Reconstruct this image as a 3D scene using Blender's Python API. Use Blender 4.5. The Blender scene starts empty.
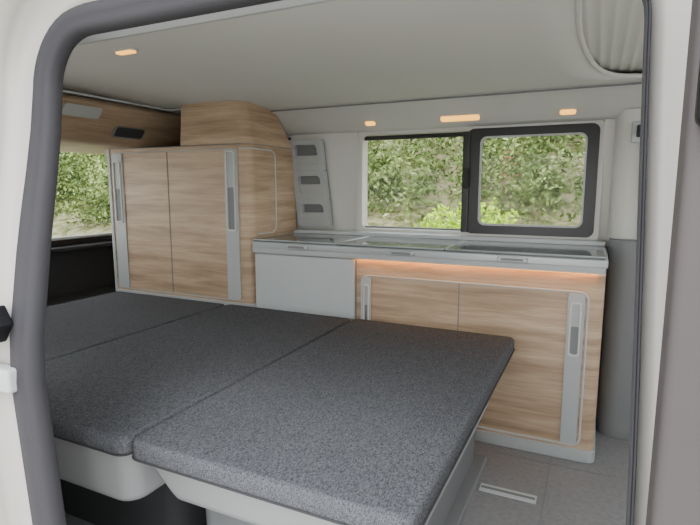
import bpy, math, random
import numpy as np
from mathutils import Vector, noise
random.seed(4); rng=np.random.default_rng(7)
C=bpy.context.scene.collection

# ---------------- materials ----------------
def newmat(n):
    m=bpy.data.materials.new(n); m.use_nodes=True
    return m, m.node_tree.nodes, m.node_tree.links, m.node_tree.nodes["Principled BSDF"]
def srgb(r,g,b):
    f=lambda c:(c/255/12.92 if c/255<=.04045 else ((c/255+.055)/1.055)**2.4)
    return (f(r),f(g),f(b),1)
def plain(n,col,rough=.5,metal=0,bump=0,bscale=200,var=.06,vscale=6):
    m,N,L,P=newmat(n)
    tc=N.new("ShaderNodeTexCoord")
    nz=N.new("ShaderNodeTexNoise"); nz.inputs["Scale"].default_value=vscale; nz.inputs["Detail"].default_value=4
    L.new(tc.outputs["Object"],nz.inputs["Vector"])
    r=N.new("ShaderNodeValToRGB")
    c=srgb(*col)
    r.color_ramp.elements[0].position=.3; r.color_ramp.elements[1].position=.7
    r.color_ramp.elements[0].color=tuple(x*(1-var) for x in c[:3])+(1,)
    r.color_ramp.elements[1].color=tuple(min(1,x*(1+var)) for x in c[:3])+(1,)
    L.new(nz.outputs["Fac"],r.inputs["Fac"]); L.new(r.outputs["Color"],P.inputs["Base Color"])
    P.inputs["Roughness"].default_value=rough; P.inputs["Metallic"].default_value=metal
    if bump:
        n2=N.new("ShaderNodeTexNoise"); n2.inputs["Scale"].default_value=bscale; n2.inputs["Detail"].default_value=3
        L.new(tc.outputs["Object"],n2.inputs["Vector"])
        b=N.new("ShaderNodeBump"); b.inputs["Strength"].default_value=bump; b.inputs["Distance"].default_value=.002
        L.new(n2.outputs["Fac"],b.inputs["Height"]); L.new(b.outputs["Normal"],P.inputs["Normal"])
    return m
def wood(n,k0=1.0):
    m,N,L,P=newmat(n)
    tc=N.new("ShaderNodeTexCoord"); mp=N.new("ShaderNodeMapping"); mp.inputs["Scale"].default_value=(1.3,1.3,15)
    L.new(tc.outputs["Object"],mp.inputs["Vector"])
    a=N.new("ShaderNodeTexNoise"); a.inputs["Scale"].default_value=1.5; a.inputs["Detail"].default_value=8; a.inputs["Roughness"].default_value=.64; a.inputs["Distortion"].default_value=.35
    L.new(mp.outputs["Vector"],a.inputs["Vector"])
    mp2=N.new("ShaderNodeMapping"); mp2.inputs["Scale"].default_value=(6,6,160)
    L.new(tc.outputs["Object"],mp2.inputs["Vector"])
    b=N.new("ShaderNodeTexNoise"); b.inputs["Scale"].default_value=1.2; b.inputs["Detail"].default_value=4
    L.new(mp2.outputs["Vector"],b.inputs["Vector"])
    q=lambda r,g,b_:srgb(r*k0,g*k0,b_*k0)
    r=N.new("ShaderNodeValToRGB"); e=r.color_ramp.elements
    e[0].position=.28; e[0].color=q(142,118,94); e[1].position=.72; e[1].color=q(204,181,153)
    k=e.new(.5); k.color=q(182,157,130)
    L.new(a.outputs["Fac"],r.inputs["Fac"])
    r2=N.new("ShaderNodeValToRGB"); r2.color_ramp.elements[0].position=.3;r2.color_ramp.elements[0].color=(.76,.74,.71,1);r2.color_ramp.elements[1].position=.6;r2.color_ramp.elements[1].color=(1,1,1,1)
    L.new(b.outputs["Fac"],r2.inputs["Fac"])
    mx=N.new("ShaderNodeMixRGB"); mx.blend_type='MULTIPLY'; mx.inputs[0].default_value=.75
    L.new(r.outputs["Color"],mx.inputs[1]); L.new(r2.outputs["Color"],mx.inputs[2])
    L.new(mx.outputs["Color"],P.inputs["Base Color"]); P.inputs["Roughness"].default_value=.45
    return m
def fabric(n,c0,c1):
    m,N,L,P=newmat(n)
    tc=N.new("ShaderNodeTexCoord")
    mp=N.new("ShaderNodeMapping"); mp.inputs["Scale"].default_value=(400,170,320)
    L.new(tc.outputs["Object"],mp.inputs["Vector"])
    a=N.new("ShaderNodeTexNoise"); a.inputs["Scale"].default_value=1; a.inputs["Detail"].default_value=4; a.inputs["Roughness"].default_value=.8
    L.new(mp.outputs["Vector"],a.inputs["Vector"])
    r=N.new("ShaderNodeValToRGB"); r.color_ramp.elements[0].position=.36; r.color_ramp.elements[0].color=srgb(*c0)
    r.color_ramp.elements[1].position=.66; r.color_ramp.elements[1].color=srgb(*c1)
    L.new(a.outputs["Fac"],r.inputs["Fac"]); L.new(r.outputs["Color"],P.inputs["Base Color"])
    b=N.new("ShaderNodeBump"); b.inputs["Strength"].default_value=.12; b.inputs["Distance"].default_value=.001
    L.new(a.outputs["Fac"],b.inputs["Height"]); L.new(b.outputs["Normal"],P.inputs["Normal"])
    P.inputs["Roughness"].default_value=1; P.inputs["Specular IOR Level"].default_value=.08
    return m
def emis(n,col,s):
    m,N,L,P=newmat(n); P.inputs["Base Color"].default_value=srgb(*col)
    P.inputs["Emission Color"].default_value=srgb(*col); P.inputs["Emission Strength"].default_value=s
    return m
def glass(n,tint):
    m,N,L,P=newmat(n); N.remove(P)
    t=N.new("ShaderNodeBsdfTransparent"); t.inputs[0].default_value=(tint,tint*1.01,tint,1)
    g=N.new("ShaderNodeBsdfGlossy"); g.inputs["Roughness"].default_value=.02
    mx=N.new("ShaderNodeMixShader"); mx.inputs[0].default_value=.006
    L.new(t.outputs[0],mx.inputs[1]); L.new(g.outputs[0],mx.inputs[2])
    L.new(mx.outputs[0],N["Material Output"].inputs[0])
    return m
def ramped(n,scale,stops,rough=.8,bump=0,detail=6):
    m,N,L,P=newmat(n); g=N.new("ShaderNodeNewGeometry")
    a=N.new("ShaderNodeTexNoise"); a.inputs["Scale"].default_value=scale; a.inputs["Detail"].default_value=detail; a.inputs["Roughness"].default_value=.7
    L.new(g.outputs["Position"],a.inputs["Vector"])
    r=N.new("ShaderNodeValToRGB"); e=r.color_ramp.elements
    e[0].position=stops[0][0]; e[0].color=srgb(*stops[0][1]); e[1].position=stops[-1][0]; e[1].color=srgb(*stops[-1][1])
    for p,c in stops[1:-1]:
        k=e.new(p); k.color=srgb(*c)
    L.new(a.outputs["Fac"],r.inputs["Fac"]); L.new(r.outputs["Color"],P.inputs["Base Color"])
    P.inputs["Roughness"].default_value=rough; P.inputs["Specular IOR Level"].default_value=.2
    return m

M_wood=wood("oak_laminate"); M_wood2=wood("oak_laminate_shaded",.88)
M_fab=fabric("bed_fabric",(48,49,53),(108,109,113))
M_head=plain("headliner",(212,211,205),.95,bump=.15,bscale=300,var=.02,vscale=2)
M_trim=plain("trim_light_grey",(200,199,193),.6,bump=.1,bscale=500,var=.02)
M_plast=plain("plastic_grey",(170,173,173),.45,var=.02)
M_shell=plain("seat_shell_grey",(146,147,148),.6,bump=.1,bscale=500,var=.02)
M_silver=plain("anodised_silver",(170,174,175),.35,metal=.35,var=.02)
M_panel=plain("cabinet_panel_grey",(184,188,189),.4,var=.02)
M_mid=plain("plastic_mid_grey",(118,120,122),.6,var=.03)
M_dark=plain("plastic_dark",(46,46,48),.85,var=.05)
M_black=plain("black_frame",(16,16,19),.35,var=.05)
M_seal=plain("rubber_seal",(44,43,47),.85,bump=.2,bscale=400,var=.04)
M_taupe=plain("pillar_dark",(62,57,57),.6,var=.05)
M_body=plain("body_paint",(172,168,162),.3,var=.01)
M_floor=plain("vinyl_floor",(128,128,130),.55,bump=.5,bscale=260,var=.12,vscale=60)
M_lid=plain("glass_lid",(104,111,114),.08,var=.02)
M_glass=glass("window_glass",.95); M_glass2=glass("window_glass_tint",.9)
M_lamp=emis("lamp_warm",(255,184,80),2.2)
M_led=emis("led_warm",(255,165,45),24)
M_red=plain("red_plastic",(170,40,35),.5)

# ---------------- mesh helpers ----------------
def empty(n):
    o=bpy.data.objects.new(n,None); C.objects.link(o); o.empty_display_size=.1; return o
def mesh(n,v,f,mat,parent=None,smooth=False,bevel=0,seg=3):
    me=bpy.data.meshes.new(n); me.from_pydata([tuple(p) for p in v],[],f); me.validate(); me.update()
    import bmesh
    bm=bmesh.new(); bm.from_mesh(me); bmesh.ops.recalc_face_normals(bm,faces=bm.faces); bm.to_mesh(me); bm.free()
    o=bpy.data.objects.new(n,me); C.objects.link(o)
    if mat: me.materials.append(mat)
    if parent: o.parent=parent
    if bevel:
        b=o.modifiers.new("b",'BEVEL'); b.width=bevel; b.segments=seg; b.limit_method='ANGLE'; b.angle_limit=.6
        smooth=True
    if smooth:
        for p in me.polygons: p.use_smooth=True
        w=o.modifiers.new("w",'WEIGHTED_NORMAL') if bevel else None
    return o
def box(n,x0,x1,y0,y1,z0,z1,mat,parent=None,bevel=0,seg=3):
    v=[(x,y,z) for z in(z0,z1) for y in(y0,y1) for x in(x0,x1)]
    f=[(0,2,3,1),(4,5,7,6),(0,1,5,4),(2,6,7,3),(0,4,6,2),(1,3,7,5)]
    return mesh(n,v,f,mat,parent,bevel=bevel,seg=seg)
def prism(n,poly,fn,c0,c1,mat,parent=None,bevel=0,smooth=False):
    k=len(poly); v=[fn(a,b,c0) for a,b in poly]+[fn(a,b,c1) for a,b in poly]
    f=[tuple(range(k)),tuple(range(2*k-1,k-1,-1))]+[(i,(i+1)%k,k+(i+1)%k,k+i) for i in range(k)]
    return mesh(n,v,f,mat,parent,bevel=bevel,smooth=smooth)
XZ=lambda a,b,c:(a,c,b)
YZ=lambda a,b,c:(c,a,b)
XY=lambda a,b,c:(a,b,c)
def rr(a0,a1,b0,b1,r,nc=6,ns=1):
    r=max(1e-4,min(r,(a1-a0)/2-1e-4,(b1-b0)/2-1e-4)); pts=[]
    cs=[(a1-r,b0+r,-90),(a1-r,b1-r,0),(a0+r,b1-r,90),(a0+r,b0+r,180)]
    for i,(ca,cb,st) in enumerate(cs):
        arc=[(ca+r*math.cos(math.radians(st+90*k/nc)),cb+r*math.sin(math.radians(st+90*k/nc))) for k in range(nc+1)]
        pts+=arc
        if ns>1:
            na,nb,ns0=cs[(i+1)%4]; q=(na+r*math.cos(math.radians(ns0)),nb+r*math.sin(math.radians(ns0))); p=arc[-1]
            pts+=[(p[0]+(q[0]-p[0])*j/ns,p[1]+(q[1]-p[1])*j/ns) for j in range(1,ns)]
    return pts
def ring(n,o,i,ro,ri,fn,c0,c1,mat,parent=None,smooth=False):
    A=rr(*o,ro); B=rr(*i,ri); k=len(A)
    v=[fn(a,b,c0) for a,b in A]+[fn(a,b,c0) for a,b in B]+[fn(a,b,c1) for a,b in A]+[fn(a,b,c1) for a,b in B]
    f=[]
    for j in range(k):
        q=(j+1)%k
        f+=[(j,q,k+q,k+j),(2*k+j,3*k+j,3*k+q,2*k+q),(j,2*k+j,2*k+q,q),(k+j,k+q,3*k+q,3*k+j)]
    return mesh(n,v,f,mat,parent,bevel=.0015 if smooth else 0)
def loft(n,loops,mat,parent=None,caps=True,closed_loop=True,smooth=True):
    k=len(loops[0]); v=[p for l in loops for p in l]; f=[]
    for a in range(len(loops)-1):
        for j in range(k if closed_loop else k-1):
            q=(j+1)%k; f.append((a*k+j,a*k+q,(a+1)*k+q,(a+1)*k+j))
    if caps:
        f.append(tuple(range(k-1,-1,-1))); f.append(tuple(range((len(loops)-1)*k,len(loops)*k)))
    o=mesh(n,v,f,mat,parent,smooth=smooth)
    return o
def tube(n,pts,r,mat,parent=None,cyc=False):
    cu=bpy.data.curves.new(n,'CURVE'); cu.dimensions='3D'; s=cu.splines.new('POLY'); s.points.add(len(pts)-1)
    for p,q in zip(s.points,pts): p.co=(*q,1)
    s.use_cyclic_u=cyc; cu.bevel_depth=r; cu.bevel_resolution=3; cu.materials.append(mat)
    o=bpy.data.objects.new(n,cu); C.objects.link(o)
    if parent:o.parent=parent
    return o
def pillow(n,x0,x1,y0,y1,z0,z1,r,edge,mat,parent=None,bot=.006):
    L=[]
    for t in (0,.5,1):
        a=t*math.pi/2; ins=bot*(1-math.sin(a)); L.append((ins,z0+bot*(1-math.cos(a))))
    for t in (0,.25,.5,.75,1):
        a=t*math.pi/2; L.append((edge*(1-math.cos(a)),z1-edge+edge*math.sin(a)))
    loops=[[(a,b,z) for a,b in rr(x0+i,x1-i,y0+i,y1-i,max(.004,r-i),6)] for i,z in L]
    o=loft(n,loops,mat,parent)
    o.data.polygons[len(o.data.polygons)-1].use_smooth=False
    return o

# ================= room shell =================
X0,X1=-2.75,1.7
fl=mesh("floor",[(X0,.5,-.03),(X1,.5,-.03),(X1,2.45,-.03),(X0,2.45,-.03),(X0,.5,0),(X1,.5,0),(X1,2.45,0),(X0,2.45,0)],
 [(0,1,2,3),(4,7,6,5),(0,4,5,1),(1,5,6,2),(2,6,7,3),(3,7,4,0)],M_floor)
edge=[(.62,-.06),(1.0,-.061),(1.25,-.064),(1.5,-.072),(1.62,-.071),(1.75,-.064),(1.84,-.055),(1.92,-.043),(1.98,-.03),(2.03,-.014),(2.07,.006),(2.10,.03),(2.12,.06),(2.13,.09),(2.134,.12)]
def ceil_z(x,y): 
    t=(y-.62)/(2.2-.62); return 1.385+.035*math.sin(math.pi*max(0,min(1,t)))
v=[];f=[];nx=24
rows=edge+[(2.136,1.7),(2.17,1.7),(2.2,1.7)]
for (y,xe) in rows:
    for i in range(nx+1):
        x=X0+(xe-X0)*i/nx; v.append((x,y,ceil_z(x,y)))
for j in range(len(rows)-1):
    for i in range(nx):
        a=j*(nx+1)+i; f.append((a,a+1,a+nx+2,a+nx+1))
ce=mesh("ceiling",v,f,M_head,smooth=True)
s=ce.modifiers.new("s",'SOLIDIFY'); s.thickness=.012; s.offset=0
wf=empty("wall_far")
box("lower_panel",X0,X1,2.40,2.46,0,.785,M_trim,wf)
segs=[(X0,-1.085),(0.005,.45),(1.35,X1)]
for i,(a,b) in enumerate(segs):
    prism("side_panel_%d"%i,[(2.40,.785),(2.36,1.275),(2.46,1.275),(2.46,.785)],YZ,a,b,M_trim,wf)
prism("cove",[(2.362,1.272),(2.33,1.283),(2.27,1.325),(2.235,1.36),(2.19,1.375),(2.19,1.45),(2.46,1.45),(2.46,1.272)],YZ,X0,X1,M_trim,wf,bevel=.006)
tube("cove_seam",[(X0,2.19,1.373),(1.6,2.19,1.373)],.0035,M_mid,wf)
w1=empty("window_1")
ring("reveal",(-1.095,.012,.772,1.28),(-1.065,-.012,.80,1.255),.035,.03,XZ,2.372,2.44,M_trim,w1,True)
ring("sliding_frame",(-.545,-.008,.795,1.262),(-.482,-.056,.838,1.222),.03,.03,XZ,2.366,2.40,M_black,w1,True)
ring("sliding_gasket",(-.486,-.052,.834,1.226),(-.478,-.060,.842,1.218),.03,.025,XZ,2.36,2.37,M_plast,w1)
box("top_rail",-1.06,-.54,2.385,2.40,1.232,1.252,M_black,w1,.003)
box("bottom_rail",-1.06,-.54,2.385,2.40,.803,.812,M_mid,w1,.002)
box("mullion",-.562,-.53,2.355,2.385,.80,1.25,M_black,w1,.004)
box("latch",-.556,-.53,2.335,2.357,1.0,1.09,M_dark,w1,.005)
box("fixed_pane",-1.08,-.53,2.41,2.414,.79,1.27,M_glass,w1)
box("sliding_pane",-.50,-.03,2.38,2.384,.82,1.24,M_glass2,w1)
wr=empty("wall_rear")
box("lower_trim",-2.78,-2.72,.5,2.46,0,.70,M_dark,wr)
box("top_trim",-2.78,-2.72,.5,2.46,1.24,1.45,M_trim,wr)
box("corner_trim_far",-2.78,-2.72,2.36,2.46,.70,1.24,M_trim,wr)
box("corner_trim_near",-2.78,-2.72,.5,.72,.70,1.24,M_trim,wr)
box("load_shelf",-2.71,-2.28,.64,2.36,0,.40,M_dark,wr,.01)
box("parcel_ledge",-2.71,-2.60,.66,2.36,.66,.68,M_dark,wr,.006)
w2=empty("window_2")
ring("frame",(.71,2.37,.69,1.25),(.76,2.32,.725,1.21),.06,.06,lambda a,b,c:(c,a,b),-2.735,-2.70,M_black,w2)
box("pane",-2.745,-2.741,.72,2.36,.70,1.24,M_glass,w2)
box("sill_rail",-2.70,-2.67,.72,2.36,.715,.731,M_panel,w2,.005)
wn=empty("wall_near")
box("rear_lower",X0,-.97,.47,.575,-.35,.80,M_trim,wn)
box("rear_upper",X0,-.98,.50,.60,1.20,1.42,M_trim,wn)
box("rear_post",X0,-2.5,.48,.585,.80,1.20,M_trim,wn)
box("door_side_post",-1.15,-.98,.48,.575,.80,1.20,M_trim,wn)
box("header",-.98,.17,.64,.68,1.37,1.45,M_trim,wn)
box("cab_lower",.17,X1,.47,.60,-.35,.80,M_trim,wn)
box("cab_upper",.17,X1,.50,.60,1.20,1.42,M_trim,wn)
box("cab_post",.17,.35,.48,.60,.80,1.20,M_trim,wn)
w3=empty("window_3")
ring("frame",(-2.5,-1.15,.79,1.21),(-2.46,-1.19,.83,1.17),.05,.05,XZ,.45,.47,M_black,w3)
box("pane",-2.48,-1.17,.452,.456,.81,1.19,M_glass,w3)
wfr=empty("wall_front")
box("dash",1.7,1.76,.5,2.46,-.03,.70,M_dark,wfr)
box("header",1.7,1.76,.5,2.46,1.28,1.45,M_trim,wfr)
box("roof",X0-.03,X1+.06,.50,2.46,1.46,1.50,M_body,bevel=.01)
v=[];f=[];n=300
ysb=(.62,1.1,1.6,2.0,2.16)
for i in range(n):
    x=-.085+i*.004
    zc=1.421+.003*abs(math.sin(i*math.pi/8))
    for y in ysb: v.append((x,y,zc-(.018 if y>2.1 else .006 if y>1.9 else 0)))
for i in range(n-1):
    for j in range(4): f.append((i*5+j,i*5+j+1,(i+1)*5+j+1,(i+1)*5+j))
rb=empty("roof_bellows")
o=mesh("fabric",v,f,M_head,rb,smooth=True); s=o.modifiers.new("s",'SOLIDIFY'); s.thickness=.004; s.offset=1
tube("rim",[(x,y,ceil_z(x,y)) for y,x in edge]+[(.9,2.137,ceil_z(0,2.137))],.008,M_head,rb)

# ================= door opening =================
def yb(z):
    if z>1.23: return .62
    if z>.7: 
        t=(z-.7)/.53; return .505+.115*t*t*(3-2*t)*.6+.115*.4*t
    return .505
def oloop(nn,d,wf=None):
    zt=1.25
    base=rr(-.795,.042,0.0,zt,.085,10,16); off=rr(-.795-nn,.042+nn,0-nn,zt+nn,.085+nn,10,16)
    out=[]
    for (bx,bz),(ox,oz) in zip(base,off):
        w=1
        if wf is not None:
            t=max(0,min(1,(bx+.25)/.25)); w=1-t*(1-wf)
            if bz<.05: w=max(w,.6)
            lw=1.3-.3*max(0,min(1,(bz-.95)/.25)) if bx<-.7 else 1
        else: lw=1
        x=bx+(ox-bx)*w*lw; z=bz+(oz-bz)*w
        sh=-.055*max(0,min(1,(bz-.8)/.43)) if bx<-.3 else 0
        if bx<-.3 and bz<.75: sh=.03*(.75-max(bz,.4))/.35
        sh+= -.012*max(0,min(1,(bz-.7)/.5)) if bx>-.1 else 0
        out.append((x+sh,yb(bz)+d,z))
    return out
ds=empty("door_1")
W=.12
loft("rubber_seal",[oloop(.030,.018,W),oloop(.008,.012,W),oloop(-.001,.004,W),oloop(.001,-.014,W),oloop(.010,-.022,W),oloop(.016,-.018,W),oloop(.022,-.022,W),oloop(.036,-.022,W),oloop(.045,-.008,W),oloop(.045,.02,W)],M_seal,ds,caps=False)
loft("body_jamb",[oloop(.04,.01,W),oloop(.04,-.006,W),oloop(.056,-.010,.4),oloop(.10,-.012),oloop(.105,-.03),oloop(.108,-.06),oloop(.14,-.065)],M_body,ds,caps=False)
loft("header_trim",[[(x,.632,1.266),(x,.66,1.254),(x,.70,1.266),(x,.72,1.30),(x,.70,1.385)] for x in np.linspace(-.93,.10,20)],M_plast,ds,caps=False,closed_loop=False)
bp=empty("b_pillar_trim")
box("weather_strip",.053,.20,.435,.475,-.3,1.35,M_taupe,bp,.008)
box("latch_cover",.056,.11,.415,.437,1.04,1.35,M_black,bp,.008)
box("latch_plate",.063,.10,.408,.416,1.10,1.16,M_mid,bp,.004)
tube("latch_hole",[(.077,.404,1.13+.0),(.077,.41,1.13)],.008,M_black,bp)
st=empty("door_striker")
prism("bumper",[(-.905,.80),(-.850,.815),(-.832,.785),(-.855,.752),(-.905,.765)],XZ,.455,.495,M_black,st,bevel=.004)
box("latch_loop",-.89,-.822,.47,.495,.675,.715,M_plast,st,.006)
bq=empty("body_quarter_panel")
box("lower",X0-.03,-.95,.42,.465,-.35,.80,M_body,bq,.01)
box("upper",X0-.03,-.95,.44,.48,1.20,1.45,M_body,bq,.01)
box("post_rear",X0-.03,-2.49,.43,.468,.80,1.20,M_body,bq)
box("post_front",-1.16,-.95,.43,.468,.80,1.20,M_body,bq)

# ================= kitchen cabinet =================
k=empty("kitchen_cabinet")
KF=1.972
pl=[(-1.432,2.385),(-1.432,KF),(.0,KF)]
for a in range(0,91,15): pl.append((.008+.034*math.sin(math.radians(a)),KF+.034-.034*math.cos(math.radians(a))))
pl+=[(.042,2.385)]
prism("carcass",pl,XY,.045,.70,M_wood,k)
pl3=[(x+(.006 if x>0 else 0),y-.006 if y<2.1 else y) for x,y in pl]
prism("plinth",pl3,XY,0.0,.048,M_plast,k,bevel=.004)
box("worktop",-1.433,.046,1.95,2.385,.725,.757,M_silver,k,.006)
box("worktop_core",-1.433,.04,1.972,2.385,.699,.727,M_plast,k)
box("worktop_lip",-1.433,.04,1.950,1.954,.706,.728,M_plast,k,.002)
lids=[(-1.425,-1.0),(-.99,-.53),(-.52,.035)]
for i,(a,b) in enumerate(lids):
    box("lid_%d"%i,a,b,1.953,2.31,.757,.768,M_lid,k,.003)
    tube("lid_rim_%d"%i,[(a,1.953,.765),(b,1.953,.765),(b,2.31,.767),(a,2.31,.767)],.0035,M_silver,k,True)
for i,c in enumerate((-1.19,-.70,-.27)):
    prism("lid_latch_%d"%i,rr(c-.055,c+.055,1.938,1.958,.009),XY,.733,.750,M_silver,k,bevel=.002)
    prism("lid_latch_slot_%d"%i,rr(c-.04,c+.04,1.9365,1.94,.001),XY,.737,.746,M_mid,k)
box("backsplash",-1.433,.04,2.31,2.385,.757,.786,M_panel,k,.005)
box("led_strip",-.905,.02,1.956,1.961,.708,.716,M_led,k)
box("drawer_front",-1.425,-.915,1.957,KF+.001,.44,.700,M_panel,k,.006)
box("drawer_shadow_gap",-.915,-.908,KF-.001,KF+.003,.44,.70,M_mid,k)
yF=KF-.001
tube("door_frame_line",[(a,yF,b) for a,b in rr(-.885,-.008,.06,.635,.03)],.0038,M_panel,k,True)
box("door_seam",-.4700,-.4660,yF-.001,yF+.001,.06,.632,M_mid,k)
def handle(name,a,b,z0,z1,y,h0,h1,par):
    prism(name+"_strip",rr(a,b,z0,z1,.01),XZ,y-.007,y,M_plast,par,bevel=.002)
    m=(b-a)*.16
    ring(name+"_grip",(a+m,b-m,h0,h1),(a+m+.006,b-m-.006,h0+.008,h1-.008),.012,.008,XZ,y-.014,y-.005,M_trim,par,True)
    prism(name+"_slot",rr(a+m+.006,b-m-.006,h0+.008,h0+.55*(h1-h0),.006),XZ,y-.0085,y-.006,M_mid,par)
handle("door_handle_right",-.074,-.018,.065,.63,yF,.40,.60,k)
handle("door_handle_left",-.88,-.84,.065,.63,yF,.40,.60,k)

# ================= wardrobe =================
w=empty("wardrobe")
WF=1.95
def wpoly(ex=0):
    p=[(-2.33,2.37),(-2.33,WF-ex)]
    for a in range(0,91,15): p.append((-1.49+ex+.05*math.sin(math.radians(a)),WF+.05-ex-.05*math.cos(math.radians(a))))
    p+=[(-1.44+ex,2.355)]
    return p
prism("carcass",wpoly(),XY,.0,1.20,M_wood,w)
prism("base_trim",wpoly(.008),XY,.425,.458,M_plast,w,bevel=.003)
p=[(-1.84,2.34),(-1.84,WF)]
for a in range(0,91,15): p.append((-1.50+.06*math.sin(math.radians(a)),WF+.06-.06*math.cos(math.radians(a))))
p+=[(-1.44,2.33)]
lo=[(x,y,1.203) for x,y in p]; hi=[(x,min(y+(.005 if y<2.2 else 0),2.24),1.365) for x,y in p]
hi=[(x-.035 if x>-1.6 else x+.01,y,z) for x,y,z in hi]
hi2=[(x,y+.006 if y<2 else y,1.40) for x,y,z in hi]
loft("upper_locker",[lo,hi,hi2],M_wood,w,smooth=False)
tube("locker_seam",[(-2.33,WF-.001,1.2),(-1.5,WF-.001,1.2),(-1.455,WF+.015,1.2),(-1.439,WF+.06,1.2),(-1.439,2.35,1.2)],.002,M_mid,w)
box("left_post",-2.345,-2.325,WF-.006,WF+.05,.44,1.2,M_plast,w,.003)
tube("door_frame_line",[(-1.53,WF-.001,1.18),(-2.3,WF-.001,1.18),(-2.3,WF-.001,.47),(-1.49,WF-.001,.47)],.003,M_plast,w)
fr=[(-1.49,WF-.001,1.18)]+[(-1.49+.051*math.sin(math.radians(a)),WF+.05-.051*math.cos(math.radians(a)),1.18) for a in range(15,91,15)]
fr+=[(-1.439,2.13,1.18),(-1.439,2.155,1.17),(-1.439,2.165,1.145),(-1.439,2.165,.82),(-1.439,2.155,.795),(-1.439,2.13,.785),(-1.439,2.0,.785)]
tube("side_frame_line",fr,.0035,M_panel,w)
box("door_seam",-1.9325,-1.9285,WF-.002,WF+.001,.47,1.18,M_mid,w)
handle("door_handle_left",-2.31,-2.235,.47,1.178,WF,.82,1.14,w)
handle("door_handle_right",-1.575,-1.50,.47,1.178,WF,.80,1.17,w)

sp=empty("wall_pocket_organizer")
fn=lambda a,b,c:(a-(b-.8)*.08,c-(b-.8)*.08,b)
zz=[.80,.945,1.09,1.245]
prism("back",rr(-1.425,-1.235,.80,1.245,.02),fn,2.385,2.393,M_mid,sp)
for i in range(3):
    ring("pocket_%d"%i,(-1.425,-1.235,zz[i],zz[i+1]),(-1.395,-1.265,zz[i]+.03,zz[i+1]-.028),.006,.02,fn,2.355,2.386,M_plast,sp,True)
    prism("pocket_lip_%d"%i,rr(-1.395,-1.265,zz[i]+.028,zz[i]+.075,.008),fn,2.362,2.372,M_plast,sp,bevel=.002)
fx=empty("emergency_hammer"); 
box("handle",-1.478,-1.468,2.335,2.35,1.20,1.25,M_red,fx,.003); box("head",-1.487,-1.459,2.335,2.35,1.245,1.26,M_dark,fx,.003)

# ================= overhead rear cabinet =================
oc=empty("overhead_cabinet")
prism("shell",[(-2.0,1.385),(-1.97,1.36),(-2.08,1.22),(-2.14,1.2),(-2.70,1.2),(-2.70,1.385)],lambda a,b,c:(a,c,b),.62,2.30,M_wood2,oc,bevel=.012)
tube("edge_seam",[(-1.955,.62,1.386),(-1.955,2.0,1.384),(-1.86,2.0,1.384)],.006,M_plast,oc)
fc=lambda a,b,c:(-1.97-.11*(1.36-b)/.14-c, a, b)
prism("recess_light",rr(1.46,1.64,1.30,1.345,.012),fc,-.006,.0,M_plast,oc,bevel=.002)
prism("speaker_recess",rr(1.74,1.92,1.235,1.285,.015),fc,-.008,.0,M_mid,oc,bevel=.002)
prism("speaker_grille",rr(1.75,1.91,1.24,1.28,.012),fc,-.010,-.006,M_dark,oc)

# ================= bed =================
bed=empty("fold_out_bed")
def section(i,x0,x1,y0,y1,zt):
    pillow("mattress_%d"%i,x0,x1,y0,y1,zt-.046,zt,.03,.012,M_fab,bed)
    tube("piping_%d"%i,[(a,b,zt-.04) for a,b in rr(x0-.001,x1+.001,y0-.001,y1+.001,.031)],.0025,M_dark,bed,True)
section(0,-.876,-.237,.728,1.885,.470)
section(1,-1.525,-.884,.728,1.885,.467)
section(2,-2.25,-1.533,.728,1.885,.465)
def shell(n,x0,x1,y0,y1,z0,z1,ins,mat):
    L=[(ins+.02,z0),(ins+.006,z0+.006),(ins,z0+.02),(.004,z1-.012),(0,z1-.004),(.004,z1)]
    return loft(n,[[(a,b,z) for a,b in rr(x0+q,x1-q,y0+q,y1-q,.045,6)] for q,z in L],mat,bed)
shell("seat_shell",-.862,-.25,.745,1.875,.32,.425,.03,M_shell)
shell("back_shell",-1.515,-.888,.742,1.875,.285,.422,.012,M_shell)
shell("rear_board",-2.245,-1.54,.74,1.88,.36,.420,.01,M_mid)
shell("bench_pedestal",-.84,-.335,.88,1.80,.02,.325,.01,M_mid)
shell("bench_box",-1.45,-.92,.90,1.80,.02,.29,.02,M_dark)
box("rear_support",-2.2,-1.6,.78,1.86,0,.362,M_dark,bed)
box("pedestal_foot",-.86,-.31,.86,1.82,0,.028,M_mid,bed,.004)
box("side_bar",-.322,-.30,.95,1.75,.25,.285,M_shell,bed,.006)
box("back_foot",-1.45,-.90,.88,1.82,0,.03,M_mid,bed,.004)

# ================= floor fittings =================
def rail(n,x0,x1,y):
    e=empty(n)
    box("base",x0,x1,y-.022,y+.022,0.0,.004,M_panel,e,.001)
    box("slot",x0+.004,x1-.004,y-.006,y+.006,.004,.0055,M_mid,e)
    return e
rail("floor_rail",-.30,-.12,1.65)
rail("floor_rail",-.30,-.12,.95)
fe=empty("trim_1"); box("floor_edge",-.1,-.096,.7,1.95,0,.002,M_mid,fe); box("floor_edge_cross",-.3,.6,1.907,1.911,0,.002,M_mid,fe)

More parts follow.
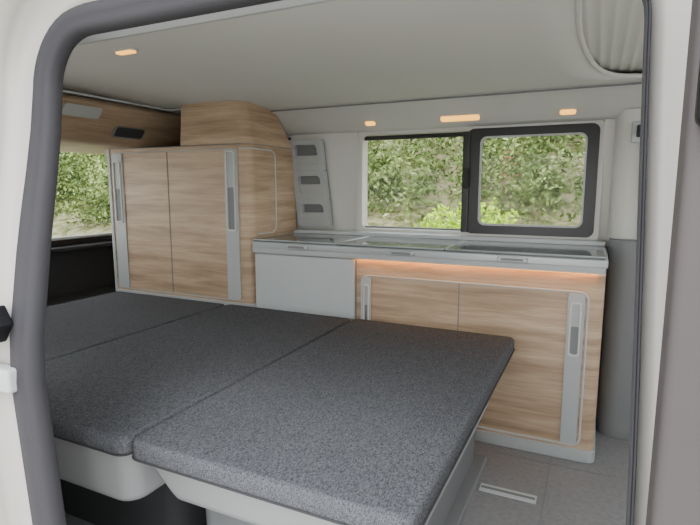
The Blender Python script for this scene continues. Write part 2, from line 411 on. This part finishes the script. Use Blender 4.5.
# ================= far pillar, seat belt =================
fp=empty("far_pillar")
pp=[(.055,2.40),(.05,2.30)]+[(.12-.07*math.cos(math.radians(a)),2.30-.07*math.sin(math.radians(a))) for a in range(10,91,16)]+[(.30,2.23),(.34,2.40)]
prism("lower_trim",pp,XY,0,.80,M_mid,fp,bevel=.004)
pu=[(x*.9+.0,y+.06 if y<2.4 else y) for x,y in pp]
prism("upper_trim",[(min(x,.25),min(y,2.40)) for x,y in pu],XY,.80,1.30,M_trim,fp,bevel=.004)
box("belt_guide",.10,.135,2.27,2.292,1.17,1.25,M_panel,fp,.006)
sb=empty("seat_belt")
mesh("webbing",[(.125,2.275,1.21),(.150,2.270,1.21),(.150,2.272,.805),(.175,2.268,.805)],[(0,1,3,2)],M_plast,sb).modifiers.new("s",'SOLIDIFY').thickness=.003
box("anchor",.116,.146,2.25,2.272,1.19,1.235,M_dark,sb,.004)

# ================= lamps =================
def lamp(n,x,y,z,l,wd,tilt=.6):
    e=empty(n); e.location=(x,y,z); e.rotation_euler=(tilt,0,0)
    a=prism("housing",rr(-l/2-.006,l/2+.006,-wd/2-.005,wd/2+.005,.012),XY,-.004,.02,M_panel,e)
    b=prism("lens",rr(-l/2,l/2,-wd/2,wd/2,.01),XY,-.008,-.002,M_lamp,e)
lamp("ceiling_lamp",-.565,2.30,1.306,.17,.03,-.62)
lamp("ceiling_lamp",-.99,2.30,1.306,.05,.025,-.62)
lamp("ceiling_lamp",-.13,2.30,1.306,.06,.025,-.62)
lamp("ceiling_lamp",-1.30,1.17,1.407,.07,.025,0)
tube("curtain_strap",[(-1.3,.84,1.20),(-1.27,.86,1.17),(-1.25,.88,1.12),(-1.26,.88,1.08),(-1.30,.87,1.06)],.006,M_panel)

# ================= exterior =================
def hz(x,y):
    if y<3: z=-.5
    elif y<5: z=-.5+.8*(y-3)/2
    elif y<6: z=.3+.35*(y-5)
    else: z=.65+(y-6)*.75
    if y>3: z+=.10*noise.noise(Vector((x*.6,y*.6,0)))
    return z
v=[];f=[];gx=np.linspace(-26,14,90); gy=np.linspace(2.7,18,60)
for x in gx:
    for y in gy: v.append((x,y,hz(x,y)))
for i in range(89):
    for j in range(59): f.append((i*60+j,i*60+j+1,(i+1)*60+j+1,(i+1)*60+j))
M_hill=ramped("dry_grass",7,[(.32,(60,66,36)),(.46,(102,106,66)),(.58,(150,140,112)),(.7,(96,106,58))],detail=12)
mesh("hillside",v,f,M_hill,smooth=True)
M_ground=ramped("gravel",9,[(.3,(175,172,164)),(.7,(205,201,192))])
mesh("ground",[(-40,-30,-.52),(30,-30,-.52),(30,3.4,-.52),(-40,3.4,-.52),(-40,-30,-.62),(30,-30,-.62),(30,3.4,-.62),(-40,3.4,-.62)],[(0,1,2,3),(4,7,6,5),(0,4,5,1),(1,5,6,2),(2,6,7,3),(3,7,4,0)],M_ground)
def leaves(n,blobs,per,size,mat):
    P=[]
    for (x,y,z,r,h) in blobs:
        m=int(per*r*r); d=rng.normal(size=(m,3)); d/=np.linalg.norm(d,axis=1)[:,None]
        rad=(.5+.5*rng.random(m)**.5)[:,None]
        lump=1+.22*np.sin(d[:,0:1]*7+x*3)+.18*np.sin(d[:,2:3]*8+y*5)
        P.append(np.array([x,y,z])+d*rad*lump*np.array([r,r,h]))
    P=np.concatenate(P); m=len(P)
    a=rng.normal(size=(m,3)); a/=np.linalg.norm(a,axis=1)[:,None]
    b=np.cross(a,rng.normal(size=(m,3))); b/=np.linalg.norm(b,axis=1)[:,None]
    s=(size*(.6+.8*rng.random(m)))[:,None]
    V=np.stack([P-a*s,P+b*s*.45,P+a*s,P-b*s*.45],1).reshape(-1,3)
    me=bpy.data.meshes.new(n); me.vertices.add(4*m); me.vertices.foreach_set("co",V.ravel())
    me.loops.add(4*m); me.loops.foreach_set("vertex_index",np.arange(4*m))
    me.polygons.add(m); me.polygons.foreach_set("loop_start",np.arange(m)*4)
    me.update(calc_edges=True); me.materials.append(mat)
    o=bpy.data.objects.new(n,me); C.objects.link(o); return o
M_leaf=ramped("leaf_mix",2.6,[(.34,(44,60,30)),(.45,(86,106,52)),(.55,(128,144,82)),(.66,(172,180,128))],.6)
M_leaf2=ramped("leaf_bright",3,[(.3,(140,184,30)),(.7,(200,226,66))],.6)
M_leaf3=ramped("leaf_red",3,[(.3,(120,66,50)),(.7,(150,104,76))],.6)
bl=[]
while len(bl)<320:
    y=5.9+6.0*random.random()**1.4; x=-2.1*y-1+random.random()*(2.5*y+2); r=.22+.38*random.random()
    if -.9<x<0.3 and y<7 and random.random()<.5: continue
    bl.append((x,y,hz(x,y)+r*.5,r,r*(.8+.5*random.random())))
for i in range(24):
    x=-13+8*random.random(); y=5.2+2.2*random.random(); r=.3+.4*random.random(); bl.append((x,y,hz(x,y)+r*.5,r,r))
for i in range(20):
    x=-3.2+3.2*random.random(); y=6.0+.8*random.random(); r=.18+.22*random.random(); bl.append((x,y,hz(x,y)+r*.8,r,r*1.3))
leaves("shrub_thicket",bl,4000,.032,M_leaf)
leaves("shrub",[(-1.12,4.2,.66,.17,.2),(-.90,4.25,.72,.18,.22),(-1.3,4.3,.60,.13,.17),(-.70,4.3,.66,.15,.18),(-.98,4.22,.48,.28,.25)],16000,.022,M_leaf2)
leaves("berry_shrub",[(-.85,5.6,1.2,.10,.2)],3500,.02,M_leaf3)

# ================= light, camera =================
wd=bpy.data.worlds.new("world"); bpy.context.scene.world=wd; wd.use_nodes=True
N=wd.node_tree.nodes; L=wd.node_tree.links; bg=N["Background"]
tc=N.new("ShaderNodeTexCoord"); sx=N.new("ShaderNodeSeparateXYZ"); r=N.new("ShaderNodeValToRGB")
r.color_ramp.elements[0].position=.0; r.color_ramp.elements[0].color=(.97,.97,.95,1)
r.color_ramp.elements[1].position=.8; r.color_ramp.elements[1].color=(.88,.93,1,1)
L.new(tc.outputs["Generated"],sx.inputs[0]); L.new(sx.outputs["Z"],r.inputs["Fac"]); L.new(r.outputs["Color"],bg.inputs[0]); bg.inputs[1].default_value=5.2
sd=bpy.data.lights.new("sun",'SUN'); sd.energy=2.5; sd.angle=.4; so=bpy.data.objects.new("sun",sd); C.objects.link(so); so.rotation_euler=(math.radians(35),math.radians(15),0)
cd=bpy.data.cameras.new("camera"); cam=bpy.data.objects.new("camera",cd); C.objects.link(cam)
cd.sensor_width=36; cd.lens=516*36/700; cd.clip_start=.02
cam.location=(0,0,1.0); cam.rotation_euler=(math.radians(81.8),0,math.radians(25.5))
bpy.context.scene.camera=cam
